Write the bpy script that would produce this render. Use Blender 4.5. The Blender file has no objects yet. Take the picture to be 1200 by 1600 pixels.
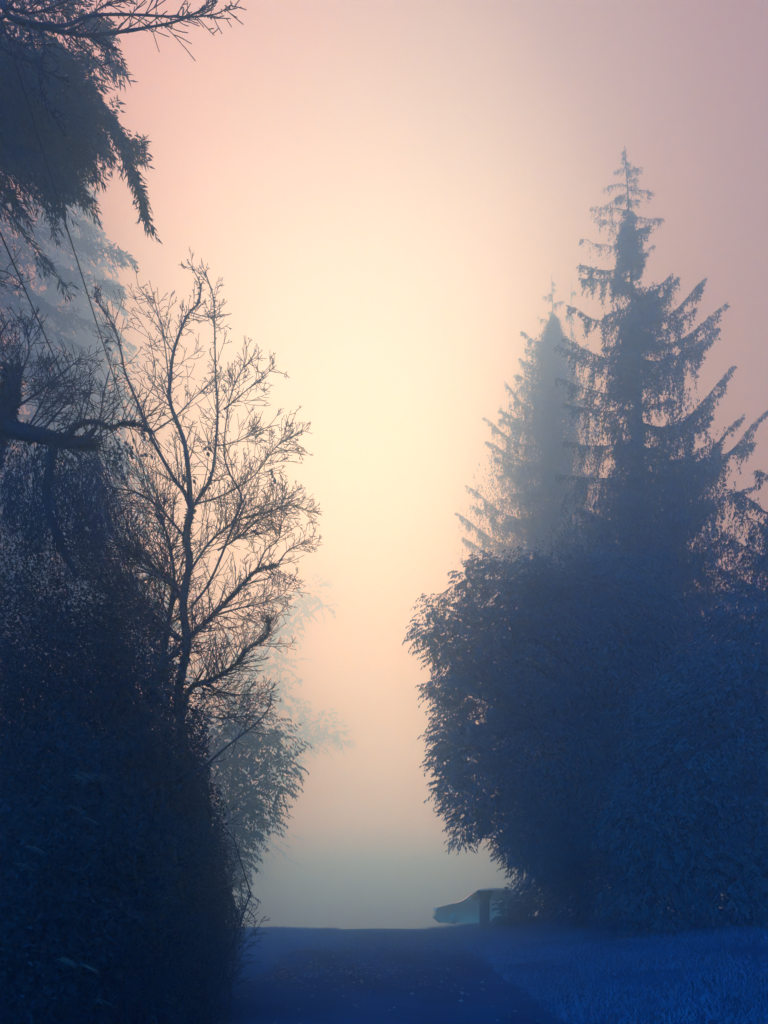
import bpy, math, random
import numpy as np
from mathutils import Vector

S = bpy.context.scene
COL = S.collection
F = 1204.0            # focal length in photo pixels
CZ = 1.6              # eye height
HY = 1440.0           # horizon row

# ------------------------------------------------------------------ camera
cd = bpy.data.cameras.new('camera')
cam = bpy.data.objects.new('camera', cd); COL.objects.link(cam)
cam.location = (0, 0, CZ); cam.rotation_euler = (math.radians(90), 0, 0)
cd.sensor_fit = 'HORIZONTAL'; cd.sensor_width = 36; cd.lens = 36*F/1200
cd.shift_y = (HY-800)/1200
cd.clip_start = 0.1; cd.clip_end = 3000
S.camera = cam

# ------------------------------------------------------------------ world: low sun glowing through fog
GX, GY = 580, 730     # where the glow sits
g = Vector(((GX-600)/F, 1, (HY-GY)/F)).normalized()
elev = math.asin(g.z); azim = math.atan2(g.x, g.y)
w = bpy.data.worlds.new('World'); S.world = w; w.use_nodes = True
nt = w.node_tree; nt.nodes.clear()
def N(t, **k):
    n = nt.nodes.new(t)
    for a, b in k.items(): setattr(n, a, b)
    return n
LK = nt.links.new
def mth(op, a, b=None, c=None, clamp=False):
    n = N('ShaderNodeMath', operation=op, use_clamp=clamp)
    for i, v in enumerate((a, b, c)):
        if v is None: continue
        if isinstance(v, (int, float)): n.inputs[i].default_value = v
        else: LK(v, n.inputs[i])
    return n.outputs[0]
tc = N('ShaderNodeTexCoord')
nrm = N('ShaderNodeVectorMath', operation='NORMALIZE'); LK(tc.outputs['Generated'], nrm.inputs[0])
s0 = N('ShaderNodeSeparateXYZ'); LK(nrm.outputs[0], s0.inputs[0])
daz = mth('SUBTRACT', mth('ARCTAN2', s0.outputs['X'], s0.outputs['Y']), azim)
dl = mth('SUBTRACT', mth('ARCSINE', s0.outputs['Z']), elev); dele = mth('MAXIMUM', mth('MULTIPLY', dl, 1.15), mth('MULTIPLY', dl, -.62))
ang = mth('SQRT', mth('ADD', mth('MULTIPLY', daz, daz), mth('MULTIPLY', dele, dele)))
# soft cloudiness of the fog bank
nz = N('ShaderNodeTexNoise'); LK(nrm.outputs[0], nz.inputs['Vector'])
nz.inputs['Scale'].default_value = 1.6; nz.inputs['Detail'].default_value = 4
ang2 = mth('ADD', ang, mth('MULTIPLY', mth('SUBTRACT', nz.outputs['Fac'], 0.5), 0.34))
ramp = N('ShaderNodeValToRGB'); LK(mth('DIVIDE', ang2, math.pi), ramp.inputs[0])
el = ramp.color_ramp.elements
SKY = [(0.0, (.96, .93, .80)), (.05, (.97, .92, .78)), (.08, (.98, .88, .68)), (.10, (.96, .78, .56)), (.118, (.83, .59, .40)), (.135, (.64, .375, .235)),
       (.165, (.51, .24, .13)), (.25, (.34, .14, .07)), (.36, (.05, .08, .08)), (.52, (.01, .10, .20)), (.75, (.003, .40, 1.25)), (1.0, (.003, .35, 1.1))]  # last stops: unseen sky behind the viewer, made blue to tint dark sides
el[0].position = 0; el[0].color = (*SKY[0][1], 1); el[1].position = 1; el[1].color = (*SKY[-1][1], 1)
for p, c in SKY[1:-1]:
    e = el.new(p); e.color = (*c, 1)
sep = N('ShaderNodeSeparateXYZ'); LK(nrm.outputs[0], sep.inputs[0])
low = N('ShaderNodeValToRGB'); LK(mth('ADD', mth('MULTIPLY', sep.outputs['Z'], 1.0), 0.0), low.inputs[0])
le = low.color_ramp.elements
LOW = [(0.0, (.0, .12, .8)), (.02, (.0, .18, 1.1)), (.075, (.08, .50, 1.6)), (.13, (1.05, 1.55, 2.7)), (.22, (1.45, 2.1, 2.9)), (.42, (1.08, 1.28, 1.42))]
le[0].position = 0; le[0].color = (*LOW[0][1], 1); le[1].position = LOW[-1][0]; le[1].color = (*LOW[-1][1], 1)
for p, c in LOW[1:-1]:
    e = le.new(p); e.color = (*c, 1)
nb = N('ShaderNodeTexNoise'); LK(nrm.outputs[0], nb.inputs['Vector']); nb.inputs['Scale'].default_value = 3.4; nb.inputs['Detail'].default_value = 5
bank = N('ShaderNodeVectorMath', operation='SCALE'); LK(ramp.outputs[0], bank.inputs[0]); LK(mth('ADD', mth('MULTIPLY', nb.outputs['Fac'], .56), .72), bank.inputs['Scale'])
mx = N('ShaderNodeMixRGB', blend_type='MULTIPLY'); mx.inputs[0].default_value = 1
LK(bank.outputs[0], mx.inputs[1]); LK(low.outputs[0], mx.inputs[2])
# added blue glow, unseen behind and left of the viewer, to light dark masses
d2 = N('ShaderNodeVectorMath', operation='DOT_PRODUCT'); LK(nrm.outputs[0], d2.inputs[0]); d2.inputs[1].default_value = Vector((-.35, -.85, .36)).normalized()
cold = mth('POWER', mth('MAXIMUM', d2.outputs['Value'], 0.0), 2.0)
ad = N('ShaderNodeVectorMath', operation='SCALE'); ad.inputs[0].default_value = (0.0, 1.1, 2.5); LK(cold, ad.inputs['Scale'])
sm = N('ShaderNodeVectorMath', operation='ADD'); LK(mx.outputs[0], sm.inputs[0]); LK(ad.outputs[0], sm.inputs[1])
# orange glow added to the sky for a lens light leak, high left
d3 = N('ShaderNodeVectorMath', operation='DOT_PRODUCT'); LK(nrm.outputs[0], d3.inputs[0]); d3.inputs[1].default_value = Vector(((200-600)/F, 1, (HY-10)/F)).normalized()
wa = N('ShaderNodeVectorMath', operation='SCALE'); wa.inputs[0].default_value = (.45, .14, .0); LK(mth('POWER', mth('MAXIMUM', d3.outputs['Value'], 0.0), 70.0), wa.inputs['Scale'])
sm2 = N('ShaderNodeVectorMath', operation='ADD'); LK(sm.outputs[0], sm2.inputs[0]); LK(wa.outputs[0], sm2.inputs[1])
bg = N('ShaderNodeBackground'); LK(sm2.outputs[0], bg.inputs[0]); bg.inputs[1].default_value = 1.0
wo = N('ShaderNodeOutputWorld'); LK(bg.outputs[0], wo.inputs[0])
w.cycles.sampling_method = 'MANUAL'; w.cycles.sample_map_resolution = 512

sd = bpy.data.lights.new('sun', 'SUN'); sun = bpy.data.objects.new('sun', sd); COL.objects.link(sun)
sd.energy = 0.30; sd.angle = math.radians(26); sd.color = (1, .66, .46)
sun.rotation_euler = (-g).to_track_quat('-Z', 'Y').to_euler(); sun.location = (0, 0, 40)

S.view_settings.view_transform = 'Standard'; S.view_settings.look = 'None'
S.view_settings.exposure = -0.18; S.view_settings.gamma = 1.0
S.cycles.max_bounces = 8; S.cycles.diffuse_bounces = 2; S.cycles.glossy_bounces = 2
S.cycles.transmission_bounces = 2; S.cycles.transparent_max_bounces = 6; S.cycles.volume_bounces = 5
S.cycles.use_denoising = True

FOG = dict(density=0.052, color=(.22, .42, .61), g=0.90)

# ------------------------------------------------------------------ helpers
def P(px, py, Y): return Vector(((px-600)/F*Y, Y, CZ+(HY-py)/F*Y))
def ground_z(x, y):
    t = min(max(y, 0)/27.0, 1.0)
    z = 1.14*(t*t*(3-2*t)*0.35 + t*0.65)
    z += .03*min(max((y-27)/9, 0), 1)
    if y > 40: z -= 0.012*(y-40)
    a = abs(x+0.1)
    if a > 2.7: z += min((a-2.7)*0.14, 0.7) if x > 0 else min((a-2.7)*.03, .3)
    return z
def tag(o, label=None, cat=None, group=None, kind=None):
    for k, v in (('label', label), ('category', cat), ('group', group), ('kind', kind)):
        if v: o[k] = v
    return o
def thing(name, loc, label, cat, group=None):
    o = bpy.data.objects.new(name, None); COL.objects.link(o); o.location = loc
    o.empty_display_size = .3
    return tag(o, label, cat, group)

def mat(name, c1, c2=None, rough=.85, scale=3.0, spec=.3, bump=0.0, coords='Object'):
    m = bpy.data.materials.new(name); m.use_nodes = True
    t = m.node_tree; b = t.nodes['Principled BSDF']
    b.inputs['Roughness'].default_value = rough
    b.inputs['Specular IOR Level'].default_value = spec
    if c2:
        tcn = t.nodes.new('ShaderNodeTexCoord'); n = t.nodes.new('ShaderNodeTexNoise')
        n.inputs['Scale'].default_value = scale; n.inputs['Detail'].default_value = 6
        t.links.new(tcn.outputs[coords], n.inputs['Vector'])
        r = t.nodes.new('ShaderNodeValToRGB'); r.color_ramp.elements[0].position = .35; r.color_ramp.elements[1].position = .65
        r.color_ramp.elements[0].color = (*c1, 1); r.color_ramp.elements[1].color = (*c2, 1)
        t.links.new(n.outputs['Fac'], r.inputs[0]); t.links.new(r.outputs[0], b.inputs['Base Color'])
        if bump:
            bp = t.nodes.new('ShaderNodeBump'); bp.inputs['Strength'].default_value = bump; bp.inputs['Distance'].default_value = .03
            t.links.new(n.outputs['Fac'], bp.inputs['Height']); t.links.new(bp.outputs[0], b.inputs['Normal'])
    else: b.inputs['Base Color'].default_value = (*c1, 1)
    return m
M = {
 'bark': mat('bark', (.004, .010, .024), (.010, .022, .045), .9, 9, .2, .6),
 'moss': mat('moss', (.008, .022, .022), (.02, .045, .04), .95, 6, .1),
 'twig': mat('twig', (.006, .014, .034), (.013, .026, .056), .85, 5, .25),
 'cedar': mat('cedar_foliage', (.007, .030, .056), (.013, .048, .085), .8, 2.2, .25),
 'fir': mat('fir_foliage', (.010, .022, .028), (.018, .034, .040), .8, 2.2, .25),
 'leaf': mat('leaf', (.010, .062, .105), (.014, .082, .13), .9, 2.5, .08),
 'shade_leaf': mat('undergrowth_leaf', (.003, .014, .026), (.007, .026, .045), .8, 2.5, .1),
 'dead': mat('dead_leaf', (.018, .022, .028), (.05, .045, .045), .8, 5, .2),
 'straw': mat('straw', (.05, .07, .08), (.10, .12, .12), .6, 8, .4),
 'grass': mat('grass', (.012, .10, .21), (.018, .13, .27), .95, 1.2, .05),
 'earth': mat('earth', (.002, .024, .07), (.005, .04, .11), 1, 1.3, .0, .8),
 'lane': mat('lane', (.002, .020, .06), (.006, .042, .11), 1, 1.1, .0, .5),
 'litter': mat('litter', (.03, .06, .09), (.10, .14, .17), .45, 20, .5),
 'stone': mat('stone', (.03, .055, .08), (.06, .09, .12), .9, 14, .2, .7),
 'paint': mat('car_paint', (.50, .44, .42), None, .12, 1, .8),
 'glass': mat('car_glass', (.01, .02, .03), None, .03, 1, .8),
 'rubber': mat('rubber', (.008, .01, .015), None, .8, 1, .3),
 'chrome': mat('rim_metal', (.3, .32, .35), None, .3, 1, .6),
 'lamp': mat('lamp_glass', (.5, .5, .5), None, .1, 1, .6),
 'wire': mat('cable_sheath', (.01, .014, .02), None, .6, 1, .3),
}

class Mesh:
    """collects batches of quads/tris and tubes, built as one mesh object"""
    def __init__(s): s.v = []; s.q = []; s.t = []; s.n = 0; s.lines = {}
    def add(s, V, Q=None, T=None):
        V = np.asarray(V, np.float32).reshape(-1, 3); s.v.append(V)
        if Q is not None and len(Q): s.q.append(np.asarray(Q, np.int64).reshape(-1, 4)+s.n)
        if T is not None and len(T): s.t.append(np.asarray(T, np.int64).reshape(-1, 3)+s.n)
        s.n += len(V)
    def line(s, pts, rad, sides=4):
        k = (len(pts), sides); s.lines.setdefault(k, ([], [])); s.lines[k][0].append([tuple(p) for p in pts]); s.lines[k][1].append(rad)
    def flush(s):
        for (n, k), (PL, RL) in s.lines.items():
            A = np.array(PL, float); R = np.array(RL, float); m = len(A)
            T = np.zeros_like(A); T[:, 1:-1] = A[:, 2:]-A[:, :-2]; T[:, 0] = A[:, 1]-A[:, 0]; T[:, -1] = A[:, -1]-A[:, -2]
            T /= np.linalg.norm(T, axis=2, keepdims=True)+1e-9
            mean = A[:, -1]-A[:, 0]; mean /= np.linalg.norm(mean, axis=1, keepdims=True)+1e-9
            ref = np.where(np.abs(mean[:, 2:3]) < .8, np.array([[0, 0, 1.]]), np.array([[0, 1., 0]]))[:, None, :]
            U = np.cross(T, np.broadcast_to(ref, T.shape)); U /= np.linalg.norm(U, axis=2, keepdims=True)+1e-9
            W = np.cross(T, U)
            a = np.arange(k)*2*math.pi/k
            V = A[:, :, None]+R[:, :, None, None]*(U[:, :, None]*np.cos(a)[None, None, :, None]+W[:, :, None]*np.sin(a)[None, None, :, None])
            base = (np.arange(m)*n*k)[:, None, None]; i = np.arange(n-1)[None, :, None]; j = np.arange(k)[None, None, :]
            j2 = (j+1) % k
            Q = np.stack([base+i*k+j, base+i*k+j2, base+(i+1)*k+j2, base+(i+1)*k+j], -1)
            s.add(V, Q)
        s.lines = {}
    def leaves(s, C, D, L, Wd, rng, twist=1.0):
        """diamond leaves: C base points, D directions, L lengths, Wd widths"""
        C = np.asarray(C, float); D = np.asarray(D, float); D = D/(np.linalg.norm(D, axis=1, keepdims=True)+1e-9)
        m = len(C); r = rng.normal(size=(m, 3))
        U = np.cross(D, r); U /= np.linalg.norm(U, axis=1, keepdims=True)+1e-9
        L = np.broadcast_to(L, (m,))[:, None]; Wd = np.broadcast_to(Wd, (m,))[:, None]
        up = np.cross(U, D)*L*.08
        V = np.stack([C, C+D*L*.45+U*Wd*.5+up, C+D*L, C+D*L*.45-U*Wd*.5+up], 1)
        s.add(V, np.arange(m*4).reshape(m, 4))
    def box(s, lo, hi):
        x0, y0, z0 = lo; x1, y1, z1 = hi
        s.add([(x0,y0,z0),(x1,y0,z0),(x1,y1,z0),(x0,y1,z0),(x0,y0,z1),(x1,y0,z1),(x1,y1,z1),(x0,y1,z1)],
              [(0,3,2,1),(4,5,6,7),(0,1,5,4),(1,2,6,5),(2,3,7,6),(3,0,4,7)])
    def build(s, name, m, parent=None, smooth=False):
        s.flush()
        me = bpy.data.meshes.new(name)
        V = np.concatenate(s.v) if s.v else np.zeros((0, 3), np.float32)
        Q = np.concatenate(s.q) if s.q else np.zeros((0, 4), np.int64)
        T = np.concatenate(s.t) if s.t else np.zeros((0, 3), np.int64)
        if parent is not None: V = V-np.array(parent.location, np.float32)
        me.vertices.add(len(V)); me.vertices.foreach_set('co', V.astype(np.float32).ravel())
        me.loops.add(Q.size+T.size); me.loops.foreach_set('vertex_index', np.concatenate([Q.ravel(), T.ravel()]).astype(np.int32))
        me.polygons.add(len(Q)+len(T))
        me.polygons.foreach_set('loop_start', np.concatenate([np.arange(len(Q))*4, Q.size+np.arange(len(T))*3]).astype(np.int32))
        if smooth: me.polygons.foreach_set('use_smooth', np.ones(len(Q)+len(T), bool))
        me.update(calc_edges=True); me.validate()
        me.materials.append(m)
        o = bpy.data.objects.new(name, me); COL.objects.link(o)
        if parent is not None: o.parent = parent
        return o

def smooth_line(pts, n):
    """Catmull-Rom through pts -> n points"""
    pts = [Vector(p) for p in pts]
    q = [pts[0]*2-pts[1]]+pts+[pts[-1]*2-pts[-2]]
    out = []
    for i in range(n):
        t = i/(n-1)*(len(pts)-1); k = min(int(t), len(pts)-2); u = t-k
        a, b, c, d = q[k], q[k+1], q[k+2], q[k+3]
        out.append(0.5*((2*b)+(c-a)*u+(2*a-5*b+4*c-d)*u*u+(3*b-a-3*c+d)*u**3))
    return out
def rnd_dir(R):
    v = Vector((R.gauss(0, 1), R.gauss(0, 1), R.gauss(0, 1)))
    return v.normalized()
def rot_off(d, ang, R, flat=1.0):
    a = rnd_dir(R); a.y *= flat
    s = (a-d*a.dot(d))
    if s.length < 1e-4: s = Vector((1, 0, 0))
    s.normalize()
    return (d*math.cos(ang)+s*math.sin(ang)).normalized()
def grow(mb, p, d, L, r, lev, R, up=.06, wig=.13, gap=(.06, .095, .13, .2), ang=(.5, 1.05), rmin=.003, tips=None):
    n = 5; pts = [p.copy()]; q = p.copy(); d = d.copy()
    for i in range(n-1):
        d = (d+rnd_dir(R)*wig+Vector((0, 0, up))).normalized(); q = q+d*(L/(n-1)); pts.append(q.copy())
    rad = [max(r*(1-.62*i/(n-1)), rmin) for i in range(n)]
    mb.line(pts, rad, 4 if r > .012 else 3)
    if tips is not None: tips.append((pts[-1], d))
    if lev <= 0: return
    nc = int(L/gap[min(lev, 3)]*R.uniform(.7, 1.15))
    for c in range(max(nc, 2)):
        t = R.uniform(.12, .97); k = min(int(t*(n-1)), n-2); u = t*(n-1)-k
        a = pts[k].lerp(pts[k+1], u); dd = (pts[k+1]-pts[k]).normalized()
        grow(mb, a, rot_off(dd, R.uniform(*ang), R), L*R.uniform(.32, .68)*(1.15-.65*t), rad[k]*.55, lev-1, R, up, wig, gap, ang, rmin, tips)

def limb(root, pxs, r0, r1, name='limb', Ys=None, m='bark', knots=0, R=None, npts=None, sides=8):
    """traced limb: list of (px, py, Y) ; returns sampled polyline and radii"""
    pts = smooth_line([P(*p) for p in pxs], npts or max(8, len(pxs)*3))
    n = len(pts); R = R or random.Random(1)
    rad = [(r0+(r1-r0)*(i/(n-1))**.8)*(1+R.uniform(-.12, .12)) for i in range(n)]
    mb = Mesh(); mb.line(pts, rad, sides); mb.build(name, M[m], root, smooth=True)
    return pts, rad
def spawn(mb, pts, rad, R, count, Lr, lev, up=.06, t0=.1, t1=1.0, ang=(.6, 1.1), rk=.4, **k):
    n = len(pts)
    for c in range(count):
        t = R.uniform(t0, t1); i = min(int(t*(n-1)), n-2); a = pts[i].lerp(pts[i+1], R.random())
        d = (pts[i+1]-pts[i]).normalized()
        grow(mb, a, rot_off(d, R.uniform(*ang), R), R.uniform(*Lr)*(1.2-.75*t), min(max(rad[i]*rk, .0035), .009), lev, R, up, **k)
def fuzz(mb, pts, rad, rng, per, L, Wd, down=.4):
    A = np.array([tuple(p) for p in pts]); m = per*(len(pts)-1)
    i = rng.integers(0, len(pts)-1, m); t = rng.random((m, 1)); C = A[i]*(1-t)+A[i+1]*t
    o = rng.normal(size=(m, 3)); o /= np.linalg.norm(o, axis=1, keepdims=True)
    C = C+o*np.array(rad)[i][:, None]*.8; o[:, 2] -= down
    mb.leaves(C, o, rng.uniform(.5, 1.3, m)*L, rng.uniform(.6, 1.2, m)*Wd, rng)

exec_order = []
# ------------------------------------------------------------------ ground and lane
def build_ground():
    rg = np.random.default_rng(5)
    xs = np.concatenate([np.linspace(-115, -16, 14), np.linspace(-14, 14, 113), np.linspace(16, 115, 14)])
    ys = np.concatenate([np.linspace(-30, 1, 12), np.linspace(2, 42, 130), np.geomspace(45, 150, 16)])
    V = []
    for y in ys:
        for x in xs:
            z = ground_z(x, y)
            bump = .035*math.sin(x*2.3+y*.9)+.03*math.sin(x*.8-y*1.7)+.02*math.sin(x*5.1)*math.cos(y*3.3)
            z += bump*(1 if abs(x+.1) > 2.4 else .25)-.02
            V.append((x, y, z))
    nx = len(xs); Q = [(j*nx+i, j*nx+i+1, (j+1)*nx+i+1, (j+1)*nx+i) for j in range(len(ys)-1) for i in range(nx-1)]
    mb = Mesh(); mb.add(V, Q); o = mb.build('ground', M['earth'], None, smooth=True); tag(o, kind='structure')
    # lane: rough edged strip
    V = []; Y = np.concatenate([np.linspace(-25, 42, 150), np.geomspace(44, 150, 14)])
    for y in Y:
        l = -2.3+.12*math.sin(y*1.3)+.08*math.sin(y*3.1); r = 2.2+.12*math.sin(y*1.1+2)+.07*math.sin(y*3.7)
        for k in range(9):
            u = k/8; x = l+(r-l)*u
            z = ground_z(x, y)+.02+.05*(1-(2*u-1)**2)+.006*math.sin(x*7+y*5)
            V.append((x, y, z))
    Q = [(j*9+i, j*9+i+1, (j+1)*9+i+1, (j+1)*9+i) for j in range(len(Y)-1) for i in range(8)]
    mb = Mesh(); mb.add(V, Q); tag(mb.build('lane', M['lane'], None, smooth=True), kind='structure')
    # grass on both verges
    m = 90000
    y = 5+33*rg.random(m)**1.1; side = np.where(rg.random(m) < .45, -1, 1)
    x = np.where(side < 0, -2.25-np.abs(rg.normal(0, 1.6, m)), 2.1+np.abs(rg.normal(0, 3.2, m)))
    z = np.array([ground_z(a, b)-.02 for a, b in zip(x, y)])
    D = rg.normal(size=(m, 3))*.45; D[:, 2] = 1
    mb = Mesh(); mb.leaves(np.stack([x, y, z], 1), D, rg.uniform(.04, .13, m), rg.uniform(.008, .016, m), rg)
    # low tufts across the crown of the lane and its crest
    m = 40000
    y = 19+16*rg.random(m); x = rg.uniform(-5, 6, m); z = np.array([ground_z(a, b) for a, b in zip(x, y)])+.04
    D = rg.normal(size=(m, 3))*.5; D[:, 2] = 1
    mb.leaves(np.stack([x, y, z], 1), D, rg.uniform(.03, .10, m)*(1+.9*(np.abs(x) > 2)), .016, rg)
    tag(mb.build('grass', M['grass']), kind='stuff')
    # fallen leaves scattered over the lane
    mb = Mesh(); C = []
    for (cx, cy, sx, sy, k) in ((-2.0, 13.5, .5, .6, 90), (-1.2, 15.0, .9, .5, 90), (-.35, 14.4, .5, .8, 90), (.6, 12.6, .9, .8, 50), (0, 17, 2, 4, 260), (1.5, 11, 1.5, 1.5, 60)):
        C.append(np.stack([rg.normal(cx, sx, k), rg.normal(cy, sy, k)], 1))
    C = np.concatenate(C); C = C[np.abs(C[:, 0]) < 2.2]
    z = np.array([ground_z(a, b) for a, b in C])+.085
    D = rg.normal(size=(len(C), 3)); D[:, 2] *= .12
    mb.leaves(np.column_stack([C, z]), D, rg.uniform(.05, .10, len(C)), rg.uniform(.03, .05, len(C)), rg)
    tag(mb.build('fallen_leaves', M['litter']), kind='stuff')

# ------------------------------------------------------------------ hanging cedar foliage
def cedar_bough(br, fo, pts, rad, rng, R, hang=(.25, 1.0), dens=26, spray=.13, wd=.045, tipup=True):
    """a bough with vertical curtains of drooping sprays below it"""
    br.line(pts, rad, 4)
    A = np.array([tuple(p) for p in pts]); n = len(A)
    L = np.linalg.norm(np.diff(A, axis=0), axis=1).sum()
    ns = max(int(L*dens), 10)
    t = rng.random(ns)**.85*.97+.03; i = np.minimum((t*(n-1)).astype(int), n-2); u = (t*(n-1)-i)[:, None]
    C = A[i]*(1-u)+A[i+1]*u; dirb = A[i+1]-A[i]; dirb /= np.linalg.norm(dirb, axis=1, keepdims=True)+1e-9
    out = (rng.random(ns)-.5)
    sidev = np.cross(dirb, np.array([0, 0, 1.])); sidev /= np.linalg.norm(sidev, axis=1, keepdims=True)+1e-9
    prof = np.sin(np.pi*np.clip(t*.93+.07, 0, 1))**.8
    fq = rng.uniform(16, 34); clump = np.clip(.5+.62*np.sin(t*fq+rng.uniform(0, 6))+.3*np.sin(t*fq*2.3), .04, 1)
    H = (hang[0]+(hang[1]-hang[0])*rng.random(ns)**1.3)*prof*clump+.10
    step = spray*.55; allC = []; allD = []
    kmax = int(H.max()/step)+1
    for k in range(kmax):
        s = k*step; on = H > s
        if not on.any(): break
        m = on.sum(); f = s/np.maximum(H[on], .01)
        spread = sidev[on]*(out[on]*1.1*np.minimum(s/.25, 1.)*.45)[:, None]
        fwd = dirb[on]*(.12*np.sqrt(s))
        c = C[on]+spread+fwd+rng.normal(0, .022, (m, 3)); c[:, 2] -= s*.93
        d = rng.normal(0, .38, (m, 3))+dirb[on]*.35; d[:, 2] -= .9
        allC.append(c); allD.append(d)
    c = np.concatenate(allC); d = np.concatenate(allD); m = len(c)
    fo.leaves(c, d, spray*rng.uniform(.6, 1.4, m), wd*rng.uniform(.5, 1.3, m), rng)
    # sprays along the bough itself and at its tip
    m = int(L*dens*.75); t = rng.random(m); i = np.minimum((t*(n-1)).astype(int), n-2); u = (t*(n-1)-i)[:, None]
    c = A[i]*(1-u)+A[i+1]*u; dd = A[i+1]-A[i]; dd /= np.linalg.norm(dd, axis=1, keepdims=True)+1e-9
    d = dd*.8+rng.normal(0, .4, (m, 3)); d[:, 2] -= .35
    fo.leaves(c, d, spray*rng.uniform(.6, 1.3, m)*(1-.45*t), wd*rng.uniform(.5, 1.1, m)*(1-.5*t), rng)

def bough_curve(a, b, sag, R, n=9, lift=.0):
    pts = []
    for i in range(n):
        t = i/(n-1); p = a.lerp(b, t); p = p+Vector((0, 0, -sag*math.sin(math.pi*min(t*1.05, 1))*(1-.3*t)+lift*t*t))
        p += Vector((R.gauss(0, .02), R.gauss(0, .02), R.gauss(0, .02)))*(1 if 0 < i < n-1 else 0)
        pts.append(p)
    return pts

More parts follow.
